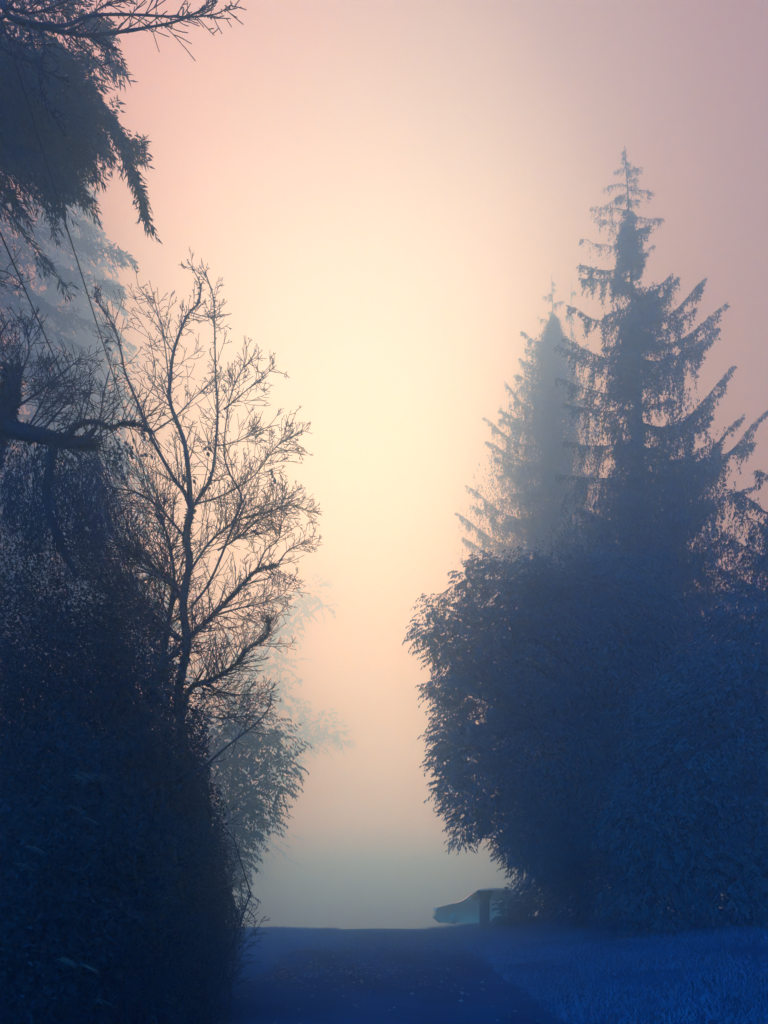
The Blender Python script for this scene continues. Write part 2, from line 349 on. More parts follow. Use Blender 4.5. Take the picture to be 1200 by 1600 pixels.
def cedar(name, trunkpx, Y, profile, traced, label, seed, nb=90, base_r=.32, hang=(.3, 1.3), dens=44, cat='conifer', group=None, spray=.13, wd=.055, fol='cedar', dup=1.0, yfree=1.0, sleeve=0, slw=.7, solid=780, slt=300, hole=None):
    """trunkpx: [(px, py)...] top first; profile: [(py, left_px, right_px)] half widths"""
    rng = np.random.default_rng(seed); R = random.Random(seed)
    bx, by = trunkpx[-1]; base = P(bx, by, Y)
    root = thing(name, (base.x, Y, ground_z(base.x, Y)), label, cat, group)
    tp = smooth_line([P(x, y, Y) for x, y in trunkpx]+[Vector((base.x, Y, ground_z(base.x, Y)-.1))], 26)
    tr = Mesh(); H = tp[0].z-tp[-1].z
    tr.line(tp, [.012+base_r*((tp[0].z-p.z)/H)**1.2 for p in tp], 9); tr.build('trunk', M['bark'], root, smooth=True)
    def trunk_at(z):
        for i in range(len(tp)-1):
            if tp[i+1].z <= z <= tp[i].z:
                return tp[i].lerp(tp[i+1], (tp[i].z-z)/(tp[i].z-tp[i+1].z+1e-6))
        return tp[0]
    br, fo = Mesh(), Mesh()
    for (x0, y0, x1, y1, sag, hg, dep) in traced:
        a = trunk_at(P(x0, y0, Y).z); k = (x0-bx)/F*Y
        if abs(x0-bx) > 40: a = P(x0, y0, Y+dep*.3)
        b = P(x1, y1, Y+dep)
        L = (b-a).length
        pts = bough_curve(a, b, sag*L*(1.45 if sag > 0 else 1), R)
        rad = [max(.012+.010*L*(1-i/8), .008)*(1-i/11) for i in range(9)]
        if hg < .65: cedar_bough(br, fo, pts, [q*.6 for q in rad], rng, R, (hg*.2, hg), dens*.8, spray*.8, wd*.55)
        else: cedar_bough(br, fo, pts, rad, rng, R, (hg*.25, hg), dens*1.1, spray, wd)
    top = tp[0]; x0p, y0p = trunkpx[0]
    for k in range(11 if traced else 0):
        py = y0p+10+k*9+R.uniform(-3, 3); a = trunk_at(P(0, py, Y).z); L = (.10+.045*k*R.uniform(.5, 1.3)); th = R.choice((0, math.pi))+R.uniform(-.7, .7)
        b = a+Vector((math.cos(th)*L, math.sin(th)*L, L*R.uniform(-.15, .25))); pts = bough_curve(a, b, -.12*L, R)
        cedar_bough(br, fo, pts, [.008*(1-k2/10) for k2 in range(9)], rng, R, (.05, .10+.25*L), dens*1.1, spray*.7, wd*.5)
    pys = [p[0] for p in profile]; zt = P(0, pys[0], Y).z; zb = P(0, pys[-1], Y).z
    for i in range(nb):
        f = ((i+R.random())/nb)**.8; py = pys[0]+(pys[-1]-pys[0])*f
        z = P(0, py, Y).z
        l = np.interp(py, pys, [p[1] for p in profile]); r = np.interp(py, pys, [p[2] for p in profile])
        th = i*2.39996+R.uniform(-.3, .3); cx, sy = math.cos(th), math.sin(th)
        halfx = (r if cx > 0 else l)/F*Y; halfy = .5*(l+r)/F*Y*yfree
        q = R.choice((.45, .7, .85, 1.0))*R.uniform(.85, 1.05); L = math.hypot(halfx*cx, halfy*sy)*q
        if L < .12: L = .12
        c = trunk_at(z)
        v = Vector((halfx*cx, halfy*sy, 0))*q
        rise = L*R.uniform(.02, .22)
        a = c+Vector((0, 0, 0)); b = c+v+Vector((0, 0, rise-.10*L))
        pts = bough_curve(a, b, .12*L, R)
        cedar_bough(br, fo, pts, [max(.010+.010*L, .012)*(1-k/10) for k in range(9)], rng, R, (hang[0], min(hang[1], .25+.38*L)), dens*dup, spray, wd)
    if sleeve:
        # short inner sprays clothing the stem, in clumps
        m = int(sleeve); py = slt+(pys[-1]-slt)*rng.random(m)**.8
        l = np.interp(py, pys, [p[1] for p in profile])/F*Y*slw; rr = np.interp(py, pys, [p[2] for p in profile])/F*Y*slw
        z = CZ+(HY-py)/F*Y; th = rng.random(m)*6.283; q = rng.random(m)**.9
        cxz = np.array([[trunk_at(v).x, trunk_at(v).y] for v in np.linspace(zb, zt, 120)])
        tx = np.interp(z, np.linspace(zb, zt, 120), cxz[:, 0]); ty = np.interp(z, np.linspace(zb, zt, 120), cxz[:, 1])
        tier = 1.25; ph = (z/tier+.35*np.sin(th*2+seed)+.25*np.sin(th*5+z*.7)) % 1.0; q = q*(.5+.62*(1-ph))
        hx = np.where(np.cos(th) > 0, rr, l); C = np.stack([tx+np.cos(th)*hx*q, ty+np.sin(th)*.5*(l+rr)*q, z], 1)
        nse = np.sin(C[:, 0]*2.1+seed)*np.sin(C[:, 2]*1.3+C[:, 1]*1.1)+.6*np.sin(C[:, 2]*3.7+C[:, 0]*3.1+seed)+.35*np.sin(C[:, 0]*7.3+C[:, 1]*3)
        keep = (1.8*nse > .25+1.0*q+rng.normal(0, .15, m)-.6*(py > solid-60))|((py > solid))
        if hole: xx = 600+C[:, 0]/C[:, 1]*F; keep &= ~((xx > hole[0])&(xx < hole[1])&(py > hole[2])&(py < hole[3])&(rng.random(m) < .93)); C = C[keep]; m = len(C)
        for k in range(3):
            d = rng.normal(0, .35, (m, 3)); d[:, 2] -= 1
            fo.leaves(C+np.array([0, 0, -.1*k])+rng.normal(0, .03, (m, 3)), d, spray*rng.uniform(.7, 1.5, m), wd*rng.uniform(.6, 1.4, m), rng)
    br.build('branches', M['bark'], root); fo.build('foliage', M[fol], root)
    return root

def cedars():
    # great cedar, its top standing clear
    T = [  # x0,y0,x1,y1,sag,hang(m),depth
     (978,262,960,268,-.1,.12,0),(980,270,1003,262,-.1,.25,.2),(980,290,943,294,-.12,.28,.1),(981,298,1020,300,-.05,.4,.1),
     (981,312,945,322,-.15,.45,0),(982,332,922,326,-.1,.55,.2),(984,340,1037,341,.02,.6,-.2),(983,352,930,342,0,.6,.5),
     (984,372,908,374,.12,.55,.1),(985,365,1015,352,0,.9,.5),(986,402,1022,382,.1,.4,.3),(984,412,906,414,.10,1.1,0),
     (985,430,904,434,.06,1.0,.6),(986,405,1004,395,.1,1.2,-.3),(984,440,960,425,.1,1.5,-.8),
     (990,462,1048,430,.14,1.6,.2),(985,488,888,478,.16,1.3,.1),(993,500,1102,434,.16,1.3,.1),(993,478,1060,432,.12,1.5,.8),
     (985,545,880,528,.14,1.0,.5),(994,535,1138,472,.14,1.3,0),(994,528,1085,482,.1,1.5,-1.0),(985,560,870,540,.1,1.1,-.6),
     (995,560,1122,512,.1,1.6,.9),(995,590,1110,530,.1,1.8,-.5),(986,610,868,590,.08,1.2,.8),
     (1000,660,1146,572,.18,1.3,.1),(1000,665,1130,610,.12,1.6,.8),(986,640,880,630,.05,1.4,.9),
     (1002,732,1200,640,.20,1.5,0),(1002,740,1160,650,.14,1.9,.8),(1004,720,1110,650,.1,2.0,-.8),(1010,700,1180,690,.1,1.8,1.4),
     (1003,770,1130,720,.08,1.2,.6),(1003,785,1180,760,.08,1.6,-.8),(986,690,880,690,.05,1.3,1.2),(986,740,870,740,.05,1.5,.9)]
    prof = [(300,4,4),(330,8,8),(360,20,20),(390,24,20),(420,40,22),(470,48,48),(520,62,60),(580,70,80),(660,80,95),(760,110,130),(900,190,180),(1150,230,230),(1300,215,230),(1370,190,230)]
    cedar('cedar_tree', [(976,228),(981,300),(985,400),(991,520),(1003,780),(1006,1200)], 29, prof, T,
          'tallest cedar on the right with a bare pointed leader and drooping curtain boughs', 11, nb=150, base_r=.42, group='conifers right of the lane', sleeve=70000, slw=1.0, solid=800, slt=335, hole=(1003, 1042, 545, 790))
    # second cedar, slimmer, to the left of it and a little farther off
    T = [(864,470,848,462,-.1,.3,0),(864,480,880,470,-.1,.4,.2),(864,505,840,495,0,.6,.1),(864,530,815,518,.16,.9,0),(864,545,822,545,.1,.7,.3),
         (862,575,812,560,.14,.9,.2),(862,600,805,585,.1,.8,.5),(860,640,788,596,.18,1.0,0),(860,660,780,640,.1,1.1,.4),(858,690,756,652,.16,1.2,0),
         (856,720,760,690,.1,1.2,.5),(856,760,775,715,.12,1.2,.2),(856,800,728,758,.16,1.3,0),(856,830,738,790,.1,1.2,.4),(856,850,712,800,.14,1.3,.2),(856,880,722,840,.1,1.2,.5)]
    prof = [(490,3,3),(510,12,12),(545,34,32),(620,66,60),(700,94,80),(800,132,110),(950,140,140),(1150,130,150),(1250,90,150),(1330,50,120),(1365,30,90)]
    cedar('cedar_tree', [(862,430),(864,520),(860,700),(858,1200)], 45, prof, T,
          'shorter slim cedar with its thin tip left of the tallest one', 23, nb=130, base_r=.3, group='conifers right of the lane', sleeve=60000, slw=1.05, solid=720, slt=490)
    # third, at the right edge of the picture
    T = [(1290,800,1140,764,.12,1.4,0),(1290,830,1150,800,.1,1.6,.5),(1290,750,1180,735,.1,1.4,.4),(1290,880,1120,830,.1,1.5,.3),(1290,930,1110,880,.1,1.5,.2),(1290,1000,1120,940,.1,1.6,.4)]
    prof = [(560,6,6),(700,50,50),(780,110,110),(900,170,170),(1100,200,190),(1420,210,190)]
    cedar('cedar_tree', [(1292,520),(1290,800),(1290,1300)], 24, prof, T,
          'cedar at the right edge whose long low boughs hang into view', 37, nb=110, base_r=.35, group='conifers right of the lane', sleeve=50000, slw=.8, solid=900, slt=640)
    # faint tip far behind
    prof = [(445,2,2),(480,12,12),(560,40,40),(700,70,70),(1000,110,110),(1380,130,130)]
    cedar('fir_tree', [(893,440),(893,700),(893,1300)], 58, prof, [], 'pale fog-faded fir whose tip shows between the two cedars', 41, nb=90, base_r=.3,
          hang=(.2, .8), dens=9, spray=.3, wd=.1, fol='fir')

# ------------------------------------------------------------------ spruces behind the top left
def fir_spray(fo, br, pts, rad, rng, dens, side=.45, droop=.5, L0=.14, W0=.03):
    """bough with flat side sprays of needles"""
    br.line(pts, rad, 4)
    A = np.array([tuple(p) for p in pts]); n = len(A)
    L = np.linalg.norm(np.diff(A, axis=0), axis=1).sum(); ns = max(int(L*dens), 8)
    t = rng.random(ns)*.98+.02; i = np.minimum((t*(n-1)).astype(int), n-2); u = (t*(n-1)-i)[:, None]
    C = A[i]*(1-u)+A[i+1]*u; d = A[i+1]-A[i]; d /= np.linalg.norm(d, axis=1, keepdims=True)+1e-9
    sgn = np.where(rng.random(ns) < .5, -1, 1)[:, None]
    sv = np.cross(d, np.array([0, 0, 1.])); sv /= np.linalg.norm(sv, axis=1, keepdims=True)+1e-9
    tw = sv*sgn*.7+d*.65+rng.normal(0, .22, (ns, 3)); tw[:, 2] -= droop*rng.random(ns)
    tw /= np.linalg.norm(tw, axis=1, keepdims=True)
    SL = side*(1-.55*t)*rng.uniform(.5, 1.2, ns)
    step = L0*.5; K = int(side*1.2/step)+1
    for k in range(K):
        on = SL > k*step
        if not on.any(): break
        m = on.sum()
        for s in (-1, 1):
            c = C[on]+tw[on]*(k*step)+rng.normal(0, .012, (m, 3)); c[:, 2] -= droop*(k*step)**2*.8
            dd = tw[on]+np.cross(tw[on], sv[on]*.0+np.array([0, 0, 1.]))*s*.7+rng.normal(0, .2, (m, 3)); dd[:, 2] -= .15
            fo.leaves(c, dd, L0*rng.uniform(.6, 1.2, m), W0*rng.uniform(.7, 1.2, m), rng)

def fir(name, X, Y, ztop, boughs, label, seed, radial, base_r=.3, dens=26, side=.45, L0=.14, W0=.03, droop=.5, group=None):
    rng = np.random.default_rng(seed); R = random.Random(seed)
    root = thing(name, (X, Y, ground_z(X, Y)), label, 'conifer', group)
    gz = ground_z(X, Y); tr = Mesh()
    tp = [Vector((X+.06*math.sin(i), Y+.05*math.cos(i*2), gz-.1+(ztop-gz)*i/20)) for i in range(21)]
    tr.line(tp, [max(base_r*(1-i/20.5), .015) for i in range(21)], 9); tr.build('trunk', M['bark'], root, smooth=True)
    br, fo = Mesh(), Mesh()
    for b in boughs:
        pts = smooth_line([P(*q) for q in b['p']], 10); L = (pts[-1]-pts[0]).length
        fir_spray(fo, br, pts, [max(.03*(1-i/10.5), .006) for i in range(10)], rng, dens*b.get('d', 1.3), b.get('s', side), b.get('g', droop), L0, W0)
    z0, z1, r0, r1, nb, yl = radial     # crown bottom, top, radius at both, boughs
    for i in range(nb):
        f = (i+R.random())/nb; z = z1+(z0-z1)*f**.85; L = (r1+(r0-r1)*f**.8)*R.uniform(.7, 1.05)
        th = i*2.39996+R.uniform(-.4, .4)
        a = Vector((X, Y, z)); v = Vector((math.cos(th), math.sin(th)*yl, 0))*L
        b = a+v+Vector((0, 0, -.22*L))
        pts = []
        for k in range(9):
            t = k/8; p = a.lerp(b, t); p.z += .22*L*math.sin(math.pi*t)*.5-(.18*L*t**3); pts.append(p+Vector((R.gauss(0, .03), R.gauss(0, .03), 0)))
        fir_spray(fo, br, pts, [max(.012+.012*L, .015)*(1-k/9.5) for k in range(9)], rng, dens, side, droop, L0, W0)
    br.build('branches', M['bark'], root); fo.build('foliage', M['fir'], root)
    return root

def firs_left():
    Y = 8.6
    B = [dict(p=[(-130,40,Y),(20,70,Y-.3),(120,120,Y),(180,195,Y),(207,262,Y),(228,335,Y)], s=.42, d=2.4, g=.5),
         dict(p=[(-130,60,Y),(40,90,Y),(130,150,Y+.2),(190,215,Y+.2),(225,232,Y+.2)], s=.35, d=1.6),
         dict(p=[(-130,-60,Y),(20,-20,Y),(120,20,Y),(175,60,Y)], s=.6, d=2),
         dict(p=[(-130,30,Y+.8),(40,40,Y+.8),(110,85,Y+.6),(185,102,Y+.5)], s=.4, d=1.6),
         dict(p=[(-130,130,Y-.5),(0,140,Y-.5),(90,190,Y-.4),(150,235,Y-.3)], s=.6, d=2.2),
         dict(p=[(-130,120,Y+.5),(30,120,Y+.5),(120,170,Y+.5),(165,228,Y+.5)], s=.6, d=2),
         dict(p=[(-130,180,Y-.8),(-20,200,Y-.8),(60,250,Y-.7),(100,315,Y-.6)], s=.5, d=2),
         dict(p=[(-130,200,Y),(0,215,Y),(80,255,Y),(140,312,Y+.2)], s=.4, d=1.5),
         dict(p=[(-130,230,Y-.3),(-40,260,Y-.3),(10,300,Y-.2),(35,330,Y-.2)], s=.4, d=1.5),
         dict(p=[(-130,110,Y+.2),(20,95,Y+.2),(90,110,Y+.2),(140,160,Y+.2)], s=.7, d=2.4),
         dict(p=[(-130,60,Y-.2),(0,110,Y-.2),(60,150,Y-.2),(100,215,Y-.2)], s=.7, d=2.4),
         dict(p=[(-130,150,Y+.3),(0,170,Y+.2),(50,210,Y+.2),(70,290,Y+.2)], s=.6, d=2.4)]
    for k in range(9):
        B.append(dict(p=[(-130,60+k*22,Y+.3*k-1),(-30,80+k*20,Y+.3*k-1),(40,110+k*19,Y+.3*k-1),(95+(k%3)*14,150+k*17,Y+.3*k-1)], s=.6, d=2.2))
    X = (-190-600)/F*Y
    fir('spruce_tree', X, Y, P(0, -700, Y).z, B, 'dark spruce at the top left with one long bough drooping over the lane', 51,
        (P(0, 230, Y).z, P(0, -680, Y).z, 2.0, .4, 60, 1), dens=30, side=.42, L0=.10, W0=.022, group='spruces left of the lane')
    # lower part of the fog: two spruces behind it
    Y = 32
    B = []
    for k, (x, y, l) in enumerate([(150,392,1.3),(205,405,1.4),(120,440,1.2),(190,455,1.3),(105,500,1.2),(130,545,1.2),(175,520,1),(80,590,1.3),(150,360,1),(160,600,1),(70,420,1),(60,470,1),(110,620,1)]):
        B.append(dict(p=[(-60,y-60,Y+.2*k-1),(20,y-50,Y+.2*k-1),(x*.7,y-24,Y+.2*k-1),(x,y,Y+.2*k-1)], s=.9, d=1.2))
    fir('spruce_tree', (-70-600)/F*Y, Y, P(0, -50, Y).z, B, 'grey green spruce half lost in fog below the dark spruce', 53,
        (P(0, 1330, Y).z, P(0, -40, Y).z, 6.2, .6, 180, .8), dens=13, side=1.0, L0=.26, W0=.07, group='spruces left of the lane')
    Y = 54
    fir('spruce_tree', (110-600)/F*Y, Y, P(0, 200, Y).z, [], 'very pale tall spruce farthest back in the fog at upper left', 57,
        (P(0, 1000, Y).z, P(0, 210, Y).z, 10, .8, 170, .8), dens=4, side=1.8, L0=.55, W0=.17, group='spruces left of the lane')

# ------------------------------------------------------------------ broadleaf trees
def drooping_clusters(fo, C, OUT, rng, nl=8, tw=.34, L=.10, W=.036, br=None):
    m = len(C); OUT = OUT/(np.linalg.norm(OUT, axis=1, keepdims=True)+1e-9)
    OUT = OUT+rng.normal(0, .35, (m, 3)); OUT[:, 2] = OUT[:, 2]*.5-.08; OUT /= np.linalg.norm(OUT, axis=1, keepdims=True)
    sv = np.cross(OUT, np.array([0, 0, 1.])); sv /= np.linalg.norm(sv, axis=1, keepdims=True)+1e-9
    T = tw*rng.uniform(.6, 1.2, m)[:, None]
    for k in range(nl):
        f = (k+.5)/nl; s = 1 if k % 2 else -1
        c = C+OUT*T*f; c[:, 2] -= .10*T[:, 0]*f*f*3
        d = OUT*.55+sv*s*.45+rng.normal(0, .2, (m, 3)); d[:, 2] -= .75
        fo.leaves(c, d, L*rng.uniform(.75, 1.2, m), W*rng.uniform(.8, 1.15, m), rng)
    if br is not None:
        for i in range(0, m, 3):
            a = C[i]-OUT[i]*T[i]*.3; b = C[i]+OUT[i]*T[i]
            br.line([a, (a+b)/2, b-np.array([0, 0, .03])], [.006, .005, .003], 3)
def blob_points(blobs, Y, rng, per, depth=1.0, shell=.45):
    Cs, Os = [], []
    for b in blobs:
        px, py, r = b[:3]; dy = b[3] if len(b) > 3 else 0; sq = b[4] if len(b) > 4 else 1.0
        c = np.array(P(px, py, Y+dy)); rr = r/F*Y; m = int(per*rr*rr)+4
        d = rng.normal(size=(m, 3)); d /= np.linalg.norm(d, axis=1, keepdims=True)
        lump = 1+.22*np.sin(d[:, 0]*7+px)*np.sin(d[:, 2]*6+py)+.12*np.sin(d[:, 1]*11+px)
        q = (1-shell*rng.random(m)**1.5)*lump
        Cs.append(c+d*q[:, None]*rr*np.array([1, depth, sq])); Os.append(d)
    return np.concatenate(Cs), np.concatenate(Os)
def broadleaf(name, trunk, Y, blobs, label, cat, seed, per=900, L=.10, W=.036, tw=.34, depth=1.0, tr=.14, limbs=True, m='leaf', nl=8, group=None, shell=.45, tback=0):
    rng = np.random.default_rng(seed); R = random.Random(seed)
    YT = Y+tback; b = P(trunk[0][0], trunk[0][1], YT); gz = ground_z(b.x, YT)
    root = thing(name, (b.x, YT, gz), label, cat, group)
    tp = smooth_line([Vector((b.x, YT, gz-.1))]+[P(x, y, YT) for x, y in trunk], 14)
    tm = Mesh(); tm.line(tp, [tr*(1-.6*i/13) for i in range(14)], 9); tm.build('trunk', M['bark'], root, smooth=True)
    br = Mesh()
    for k, bl in enumerate(blobs):
        e = P(bl[0], bl[1], Y+(bl[3] if len(bl) > 3 else 0)); zc = min(max(e.z-.4*abs(e.x-b.x), gz+.8), tp[-1].z)
        i = min(range(14), key=lambda i: abs(tp[i].z-zc)); a = tp[i]
        mid = a.lerp(e, .5)+Vector((R.gauss(0, .2), abs(R.gauss(0, .25)), .1+(e-a).length*R.uniform(.02, .16)))
        pts = smooth_line([a, mid, e], 7); rad = [max(tr*.35*(1-.75*i/6), .008) for i in range(7)]
        br.line(pts, rad, 5)
        spawn(br, pts, rad, R, 5, (.4, .4+bl[2]/F*Y*.9), 1, .03, t0=.4, gap=(.2, .25, .3, .3))
    br.build('branches', M['bark'], root)
    fo = Mesh(); C, O = blob_points(blobs, Y, rng, per, depth, shell); drooping_clusters(fo, C, O, rng, nl, tw, L, W)
    fo.build('foliage', M[m], root)
    return root
def right_trees():
    A = [(905,940,80,1.5),(828,900,40,.8),(756,882,17,.2),(792,942,60,.5),(732,905,22,0),(714,948,28,.1),(672,950,12,0),(664,988,17,.1),(698,1000,30,.2),(735,1010,60,.3),(682,1075,15,0),(718,1070,32,.1),
         (760,1100,75,.6),(706,1150,30,0),(728,1175,45,.1),(694,1185,18,0),(760,1230,58,.2),(705,1228,26,0),(735,1272,30,0),(722,1305,12,0),(780,1282,34,.1),(812,1318,26,0),(806,1350,7,0),(850,1310,62,.3),(856,1345,30,.1),
         (850,1180,110,.9),(860,1040,120,1.2),(960,960,110,1.8),(980,1120,130,1.6),(960,1270,110,1.2),(930,1375,70,.8)]
    broadleaf('broadleaf_tree', [(905,1200),(890,900)], 20, A, 'broad dark tree in the right foreground with drooping leaf clusters over the lane', 'tree', 71, per=640, L=.12, W=.044, tr=.15, depth=.8, tback=1.4, shell=.6)
    B = [(1080,1230,110),(1150,1120,110),(1190,1260,110),(1060,1340,80),(1130,1380,90),(1210,1390,80),(1010,1400,60),(1080,1130,90,.5),(1180,1010,90,.8),(1230,1130,90,.5),(1000,1290,70,-.2)]
    broadleaf('laurel_bush', [(1110,1380),(1110,1180)], 18, B, 'large dark laurel bush filling the lower right beneath the edge cedar', 'bush', 73, per=640, L=.12, W=.045, tr=.11, depth=.8, shell=.6, tback=.8)
    H = [(800,1425,26),(812,1405,26,.2),(845,1420,40,.4),(850,1395,34,.6),(890,1420,44,.5),(806,1440,20,-.2),(940,1425,46,.6),(990,1430,46,.6)]
    broadleaf('hedge', [(850,1440),(850,1410)], 26, H, 'low rounded hedge beside the gate pillar under the broad dark tree', 'hedge', 75, per=420, L=.12, W=.05, tr=.05, depth=1.2, tw=.2)

def far_trees():
    T = [(440,1152,20),(408,1150,30),(452,1186,15),(425,1205,28),(440,1228,17),(395,1235,40),(415,1268,22),(385,1295,30),(368,1335,32),(352,1385,34),(365,1180,45),(345,1260,50),(335,1330,45),(330,1415,34),(400,1122,16),(360,1125,38),(330,1180,50)]
    broadleaf('small_tree', [(348,1380),(365,1200)], 25, T, 'fog-softened teal small tree at the lane side beyond the bare tree', 'tree', 87, per=170, L=.17, W=.06, tw=.5, tr=.09, nl=8, shell=.9, m='fir')
    A = [(485,925,24),(505,945,14,1),(465,945,22,1),(445,960,26),(425,990,28,1),(455,985,18),(405,1020,36),(440,1035,26,1),(405,1075,44),(442,1090,26),(380,1140,60),(430,1150,40),(370,1230,70),(400,1300,50),(465,935,16),(350,1040,50,2),(330,1130,60,2)]
    broadleaf('leafy_tree', [(345,1250),(385,1080),(432,990),(470,945)], 108, A, 'pale leafy tree in the fog with a rounded bough leaning over the lane', 'tree', 81, per=4, L=.6, W=.24, tw=1.9, tr=.5, m='fir', nl=9, shell=.9, group='fog-faded trees along the lane')
    B = [(500,1130,28),(530,1150,20,1),(480,1150,30),(520,1135,18),(455,1170,34),(470,1120,20,1),(430,1200,40),(400,1260,45),(390,1330,45),(465,1105,12)]
    broadleaf('leafy_tree', [(352,1320),(410,1220),(480,1160)], 128, B, 'faint low tree farther along the lane with twigs trailing to the right', 'tree', 83, per=4, L=.62, W=.25, tw=1.9, tr=.5, m='fir', nl=8, shell=.9, group='fog-faded trees along the lane')

# ------------------------------------------------------------------ bare tree and thicket at left
def bare_tree():
    Y = 9.0; R = random.Random(101); rng = np.random.default_rng(101)
    b = P(284, 1200, Y); root = thing('bare_tree', (b.x, Y, ground_z(b.x, Y)), 'leafless tree standing left of the lane with fine twigs spread against the glow', 'tree')
    gz = ground_z(b.x, Y)
    tp = smooth_line([Vector((b.x-.02, Y, gz-.1)), P(276,1300,Y), P(288,1180,Y+.1), P(278,1093,Y), P(292,1010,Y-.1), P(286,943,Y), P(296,880,Y), P(291,840,Y), P(298,797,Y)], 30)
    tm = Mesh(); tr = [.062-.025*i/29+R.uniform(-.007, .007) for i in range(30)]; tm.line(tp, tr, 10); tm.build('trunk', M['bark'], root, smooth=True)
    tw = Mesh(); mo = Mesh(); fuzz(mo, tp[10:], tr[10:], rng, 60, .035, .02)
    def L(px, r0, r1, cnt, Lr, lev, dy=0, up=.06, moss=0, **k):
        n = len(px); q = [(x, y, Y+dy*(i/(n-1))) for i, (x, y) in enumerate(px)]
        pts, rad = limb(root, q, r0, r1, 'limb', R=R, npts=n*4, sides=6)
        spawn(tw, pts, rad, R, cnt, Lr, lev, up, **k)
        if moss: fuzz(mo, pts, rad, rng, moss, .03, .018)
    L([(298,797),(294,734),(287,688),(267,634),(265,605),(271,551),(287,505),(296,488),(310,472),(312,442),(292,405)], .035, .004, 38, (.18,.55), 2, .1, moss=5, ang=(.45,.95))
    L([(298,797),(287,767),(271,747),(233,676),(217,634),(196,584),(190,555),(179,513),(158,480),(148,463)], .026, .004, 38, (.18,.55), 2, -.5, moss=4, ang=(.45,.95))
    L([(300,800),(304,788),(329,747),(337,697),(340,638),(337,588),(335,505),(333,463),(321,426)], .024, .004, 42, (.18,.58), 2, .6, moss=8, ang=(.4,.95))
    L([(298,950),(330,905),(367,813),(377,776),(358,738),(350,705),(354,655),(362,613),(385,559),(381,524)], .017, .003, 46, (.18,.62), 2, -.7, ang=(.4,.95))
    L([(267,634),(258,542),(246,488),(233,438)], .011, .003, 16, (.2,.6), 2, .4)
    L([(271,551),(258,530),(250,500),(222,455),(217,450)], .008, .003, 12, (.15,.45), 2, -.3)
    L([(250,700),(224,640),(243,590),(232,520)], .009, .003, 12, (.2,.5), 1, -.4)
    L([(158,650),(160,625),(171,580),(176,550)], .008, .003, 8, (.15,.4), 1, 0)
    L([(296,488),(330,496),(362,490)], .006, .003, 6, (.15,.3), 1, .2)
    L([(240,675),(275,650),(300,625),(330,597),(345,580)], .010, .003, 16, (.2,.6), 2, .3)
    # heavy rising limbs
    L([(205,1420),(212,1280),(222,1160),(240,1065),(289,1004),(327,967),(364,929),(401,892),(434,883)], .05, .012, 80, (.3,.9), 2, -.6, moss=45, ang=(.5,1.2))
    L([(434,883),(448,862),(470,850),(486,843)], .010, .003, 14, (.15,.45), 2, -.2)
    L([(401,892),(415,860),(436,840),(440,790)], .012, .004, 24, (.2,.6), 2, .3)
    L([(285,1110),(299,1074),(336,1060),(369,1037),(387,1013),(415,995),(422,967)], .035, .006, 90, (.25,.75), 2, -.5, moss=25, ang=(.5,1.2))
    L([(250,1060),(262,980),(272,905),(262,840),(245,790)], .045, .008, 80, (.3,.9), 2, .6, moss=16)
    L([(292,900),(330,845),(375,812),(420,800),(452,790),(484,800)], .016, .003, 80, (.2,.6), 2, .2)
    L([(340,960),(375,950),(410,942),(440,930),(458,905)], .012, .003, 50, (.2,.55), 2, .3)
    L([(340,860),(372,840),(400,815),(430,800),(450,770)], .012, .003, 60, (.2,.6), 2, -.2)
    L([(304,788),(345,775),(395,745),(430,700),(466,676)], .011, .003, 60, (.2,.6), 2, -.3)
    L([(337,697),(370,690),(405,672),(437,663)], .008, .003, 20, (.2,.5), 2, .2)
    L([(350,640),(385,610),(410,590),(432,570)], .008, .003, 20, (.2,.5), 2, .3)
    L([(297,850),(255,800),(215,770),(170,760),(130,735)], .018, .004, 90, (.3,.9), 2, .4)
    L([(285,930),(230,880),(180,850),(120,830)], .024, .005, 100, (.3,.9), 2, -.3)
    L([(280,1000),(225,960),(150,900),(110,860)], .03, .005, 110, (.3,1.), 2, .5)
    L([(320,1070),(360,1085),(395,1085),(420,1090)], .012, .003, 50, (.2,.5), 2, .1)
    L([(280,1100),(330,1120),(375,1120),(400,1110)], .014, .003, 50, (.2,.55), 2, -.3)
    L([(282,1080),(200,1030),(120,990),(60,940)], .03, .005, 110, (.3,1.), 2, .4)
    L([(284,1150),(210,1110),(130,1080),(60,1060)], .03, .005, 100, (.3,1.), 2, -.4)
    L([(286,1000),(210,930),(140,820),(120,760)], .02, .004, 90, (.3,.9), 2, .7)
    tw.build('twigs', M['twig'], root); mo.build('moss', M['moss'], root)
    # the last withered leaves still hanging
    for (x, y, s, n) in ((172,532,.06,6),(180,590,.06,5),(162,608,.06,4),(428,737,.05,5),(466,795,.035,2),(430,752,.04,2),(322,700,.05,5),(304,745,.05,5),(186,715,.18,70),(165,775,.16,60),(228,690,.10,18),(205,700,.08,12),(150,830,.14,40),(330,755,.05,5),(285,745,.05,5)):
        mb = Mesh(); c = np.array(P(x, y, Y-.15)); C = c+rng.normal(0, 1, (n, 3))*np.array([s*.35, s*.35, s*.75]); D = rng.normal(0, .5, (n, 3)); D[:, 2] -= .8
        mb.leaves(C, D, rng.uniform(.04, .08, n), rng.uniform(.03, .05, n), rng); mb.build('withered_leaf' if n < 3 else 'leaf_clump', M['dead'], root)

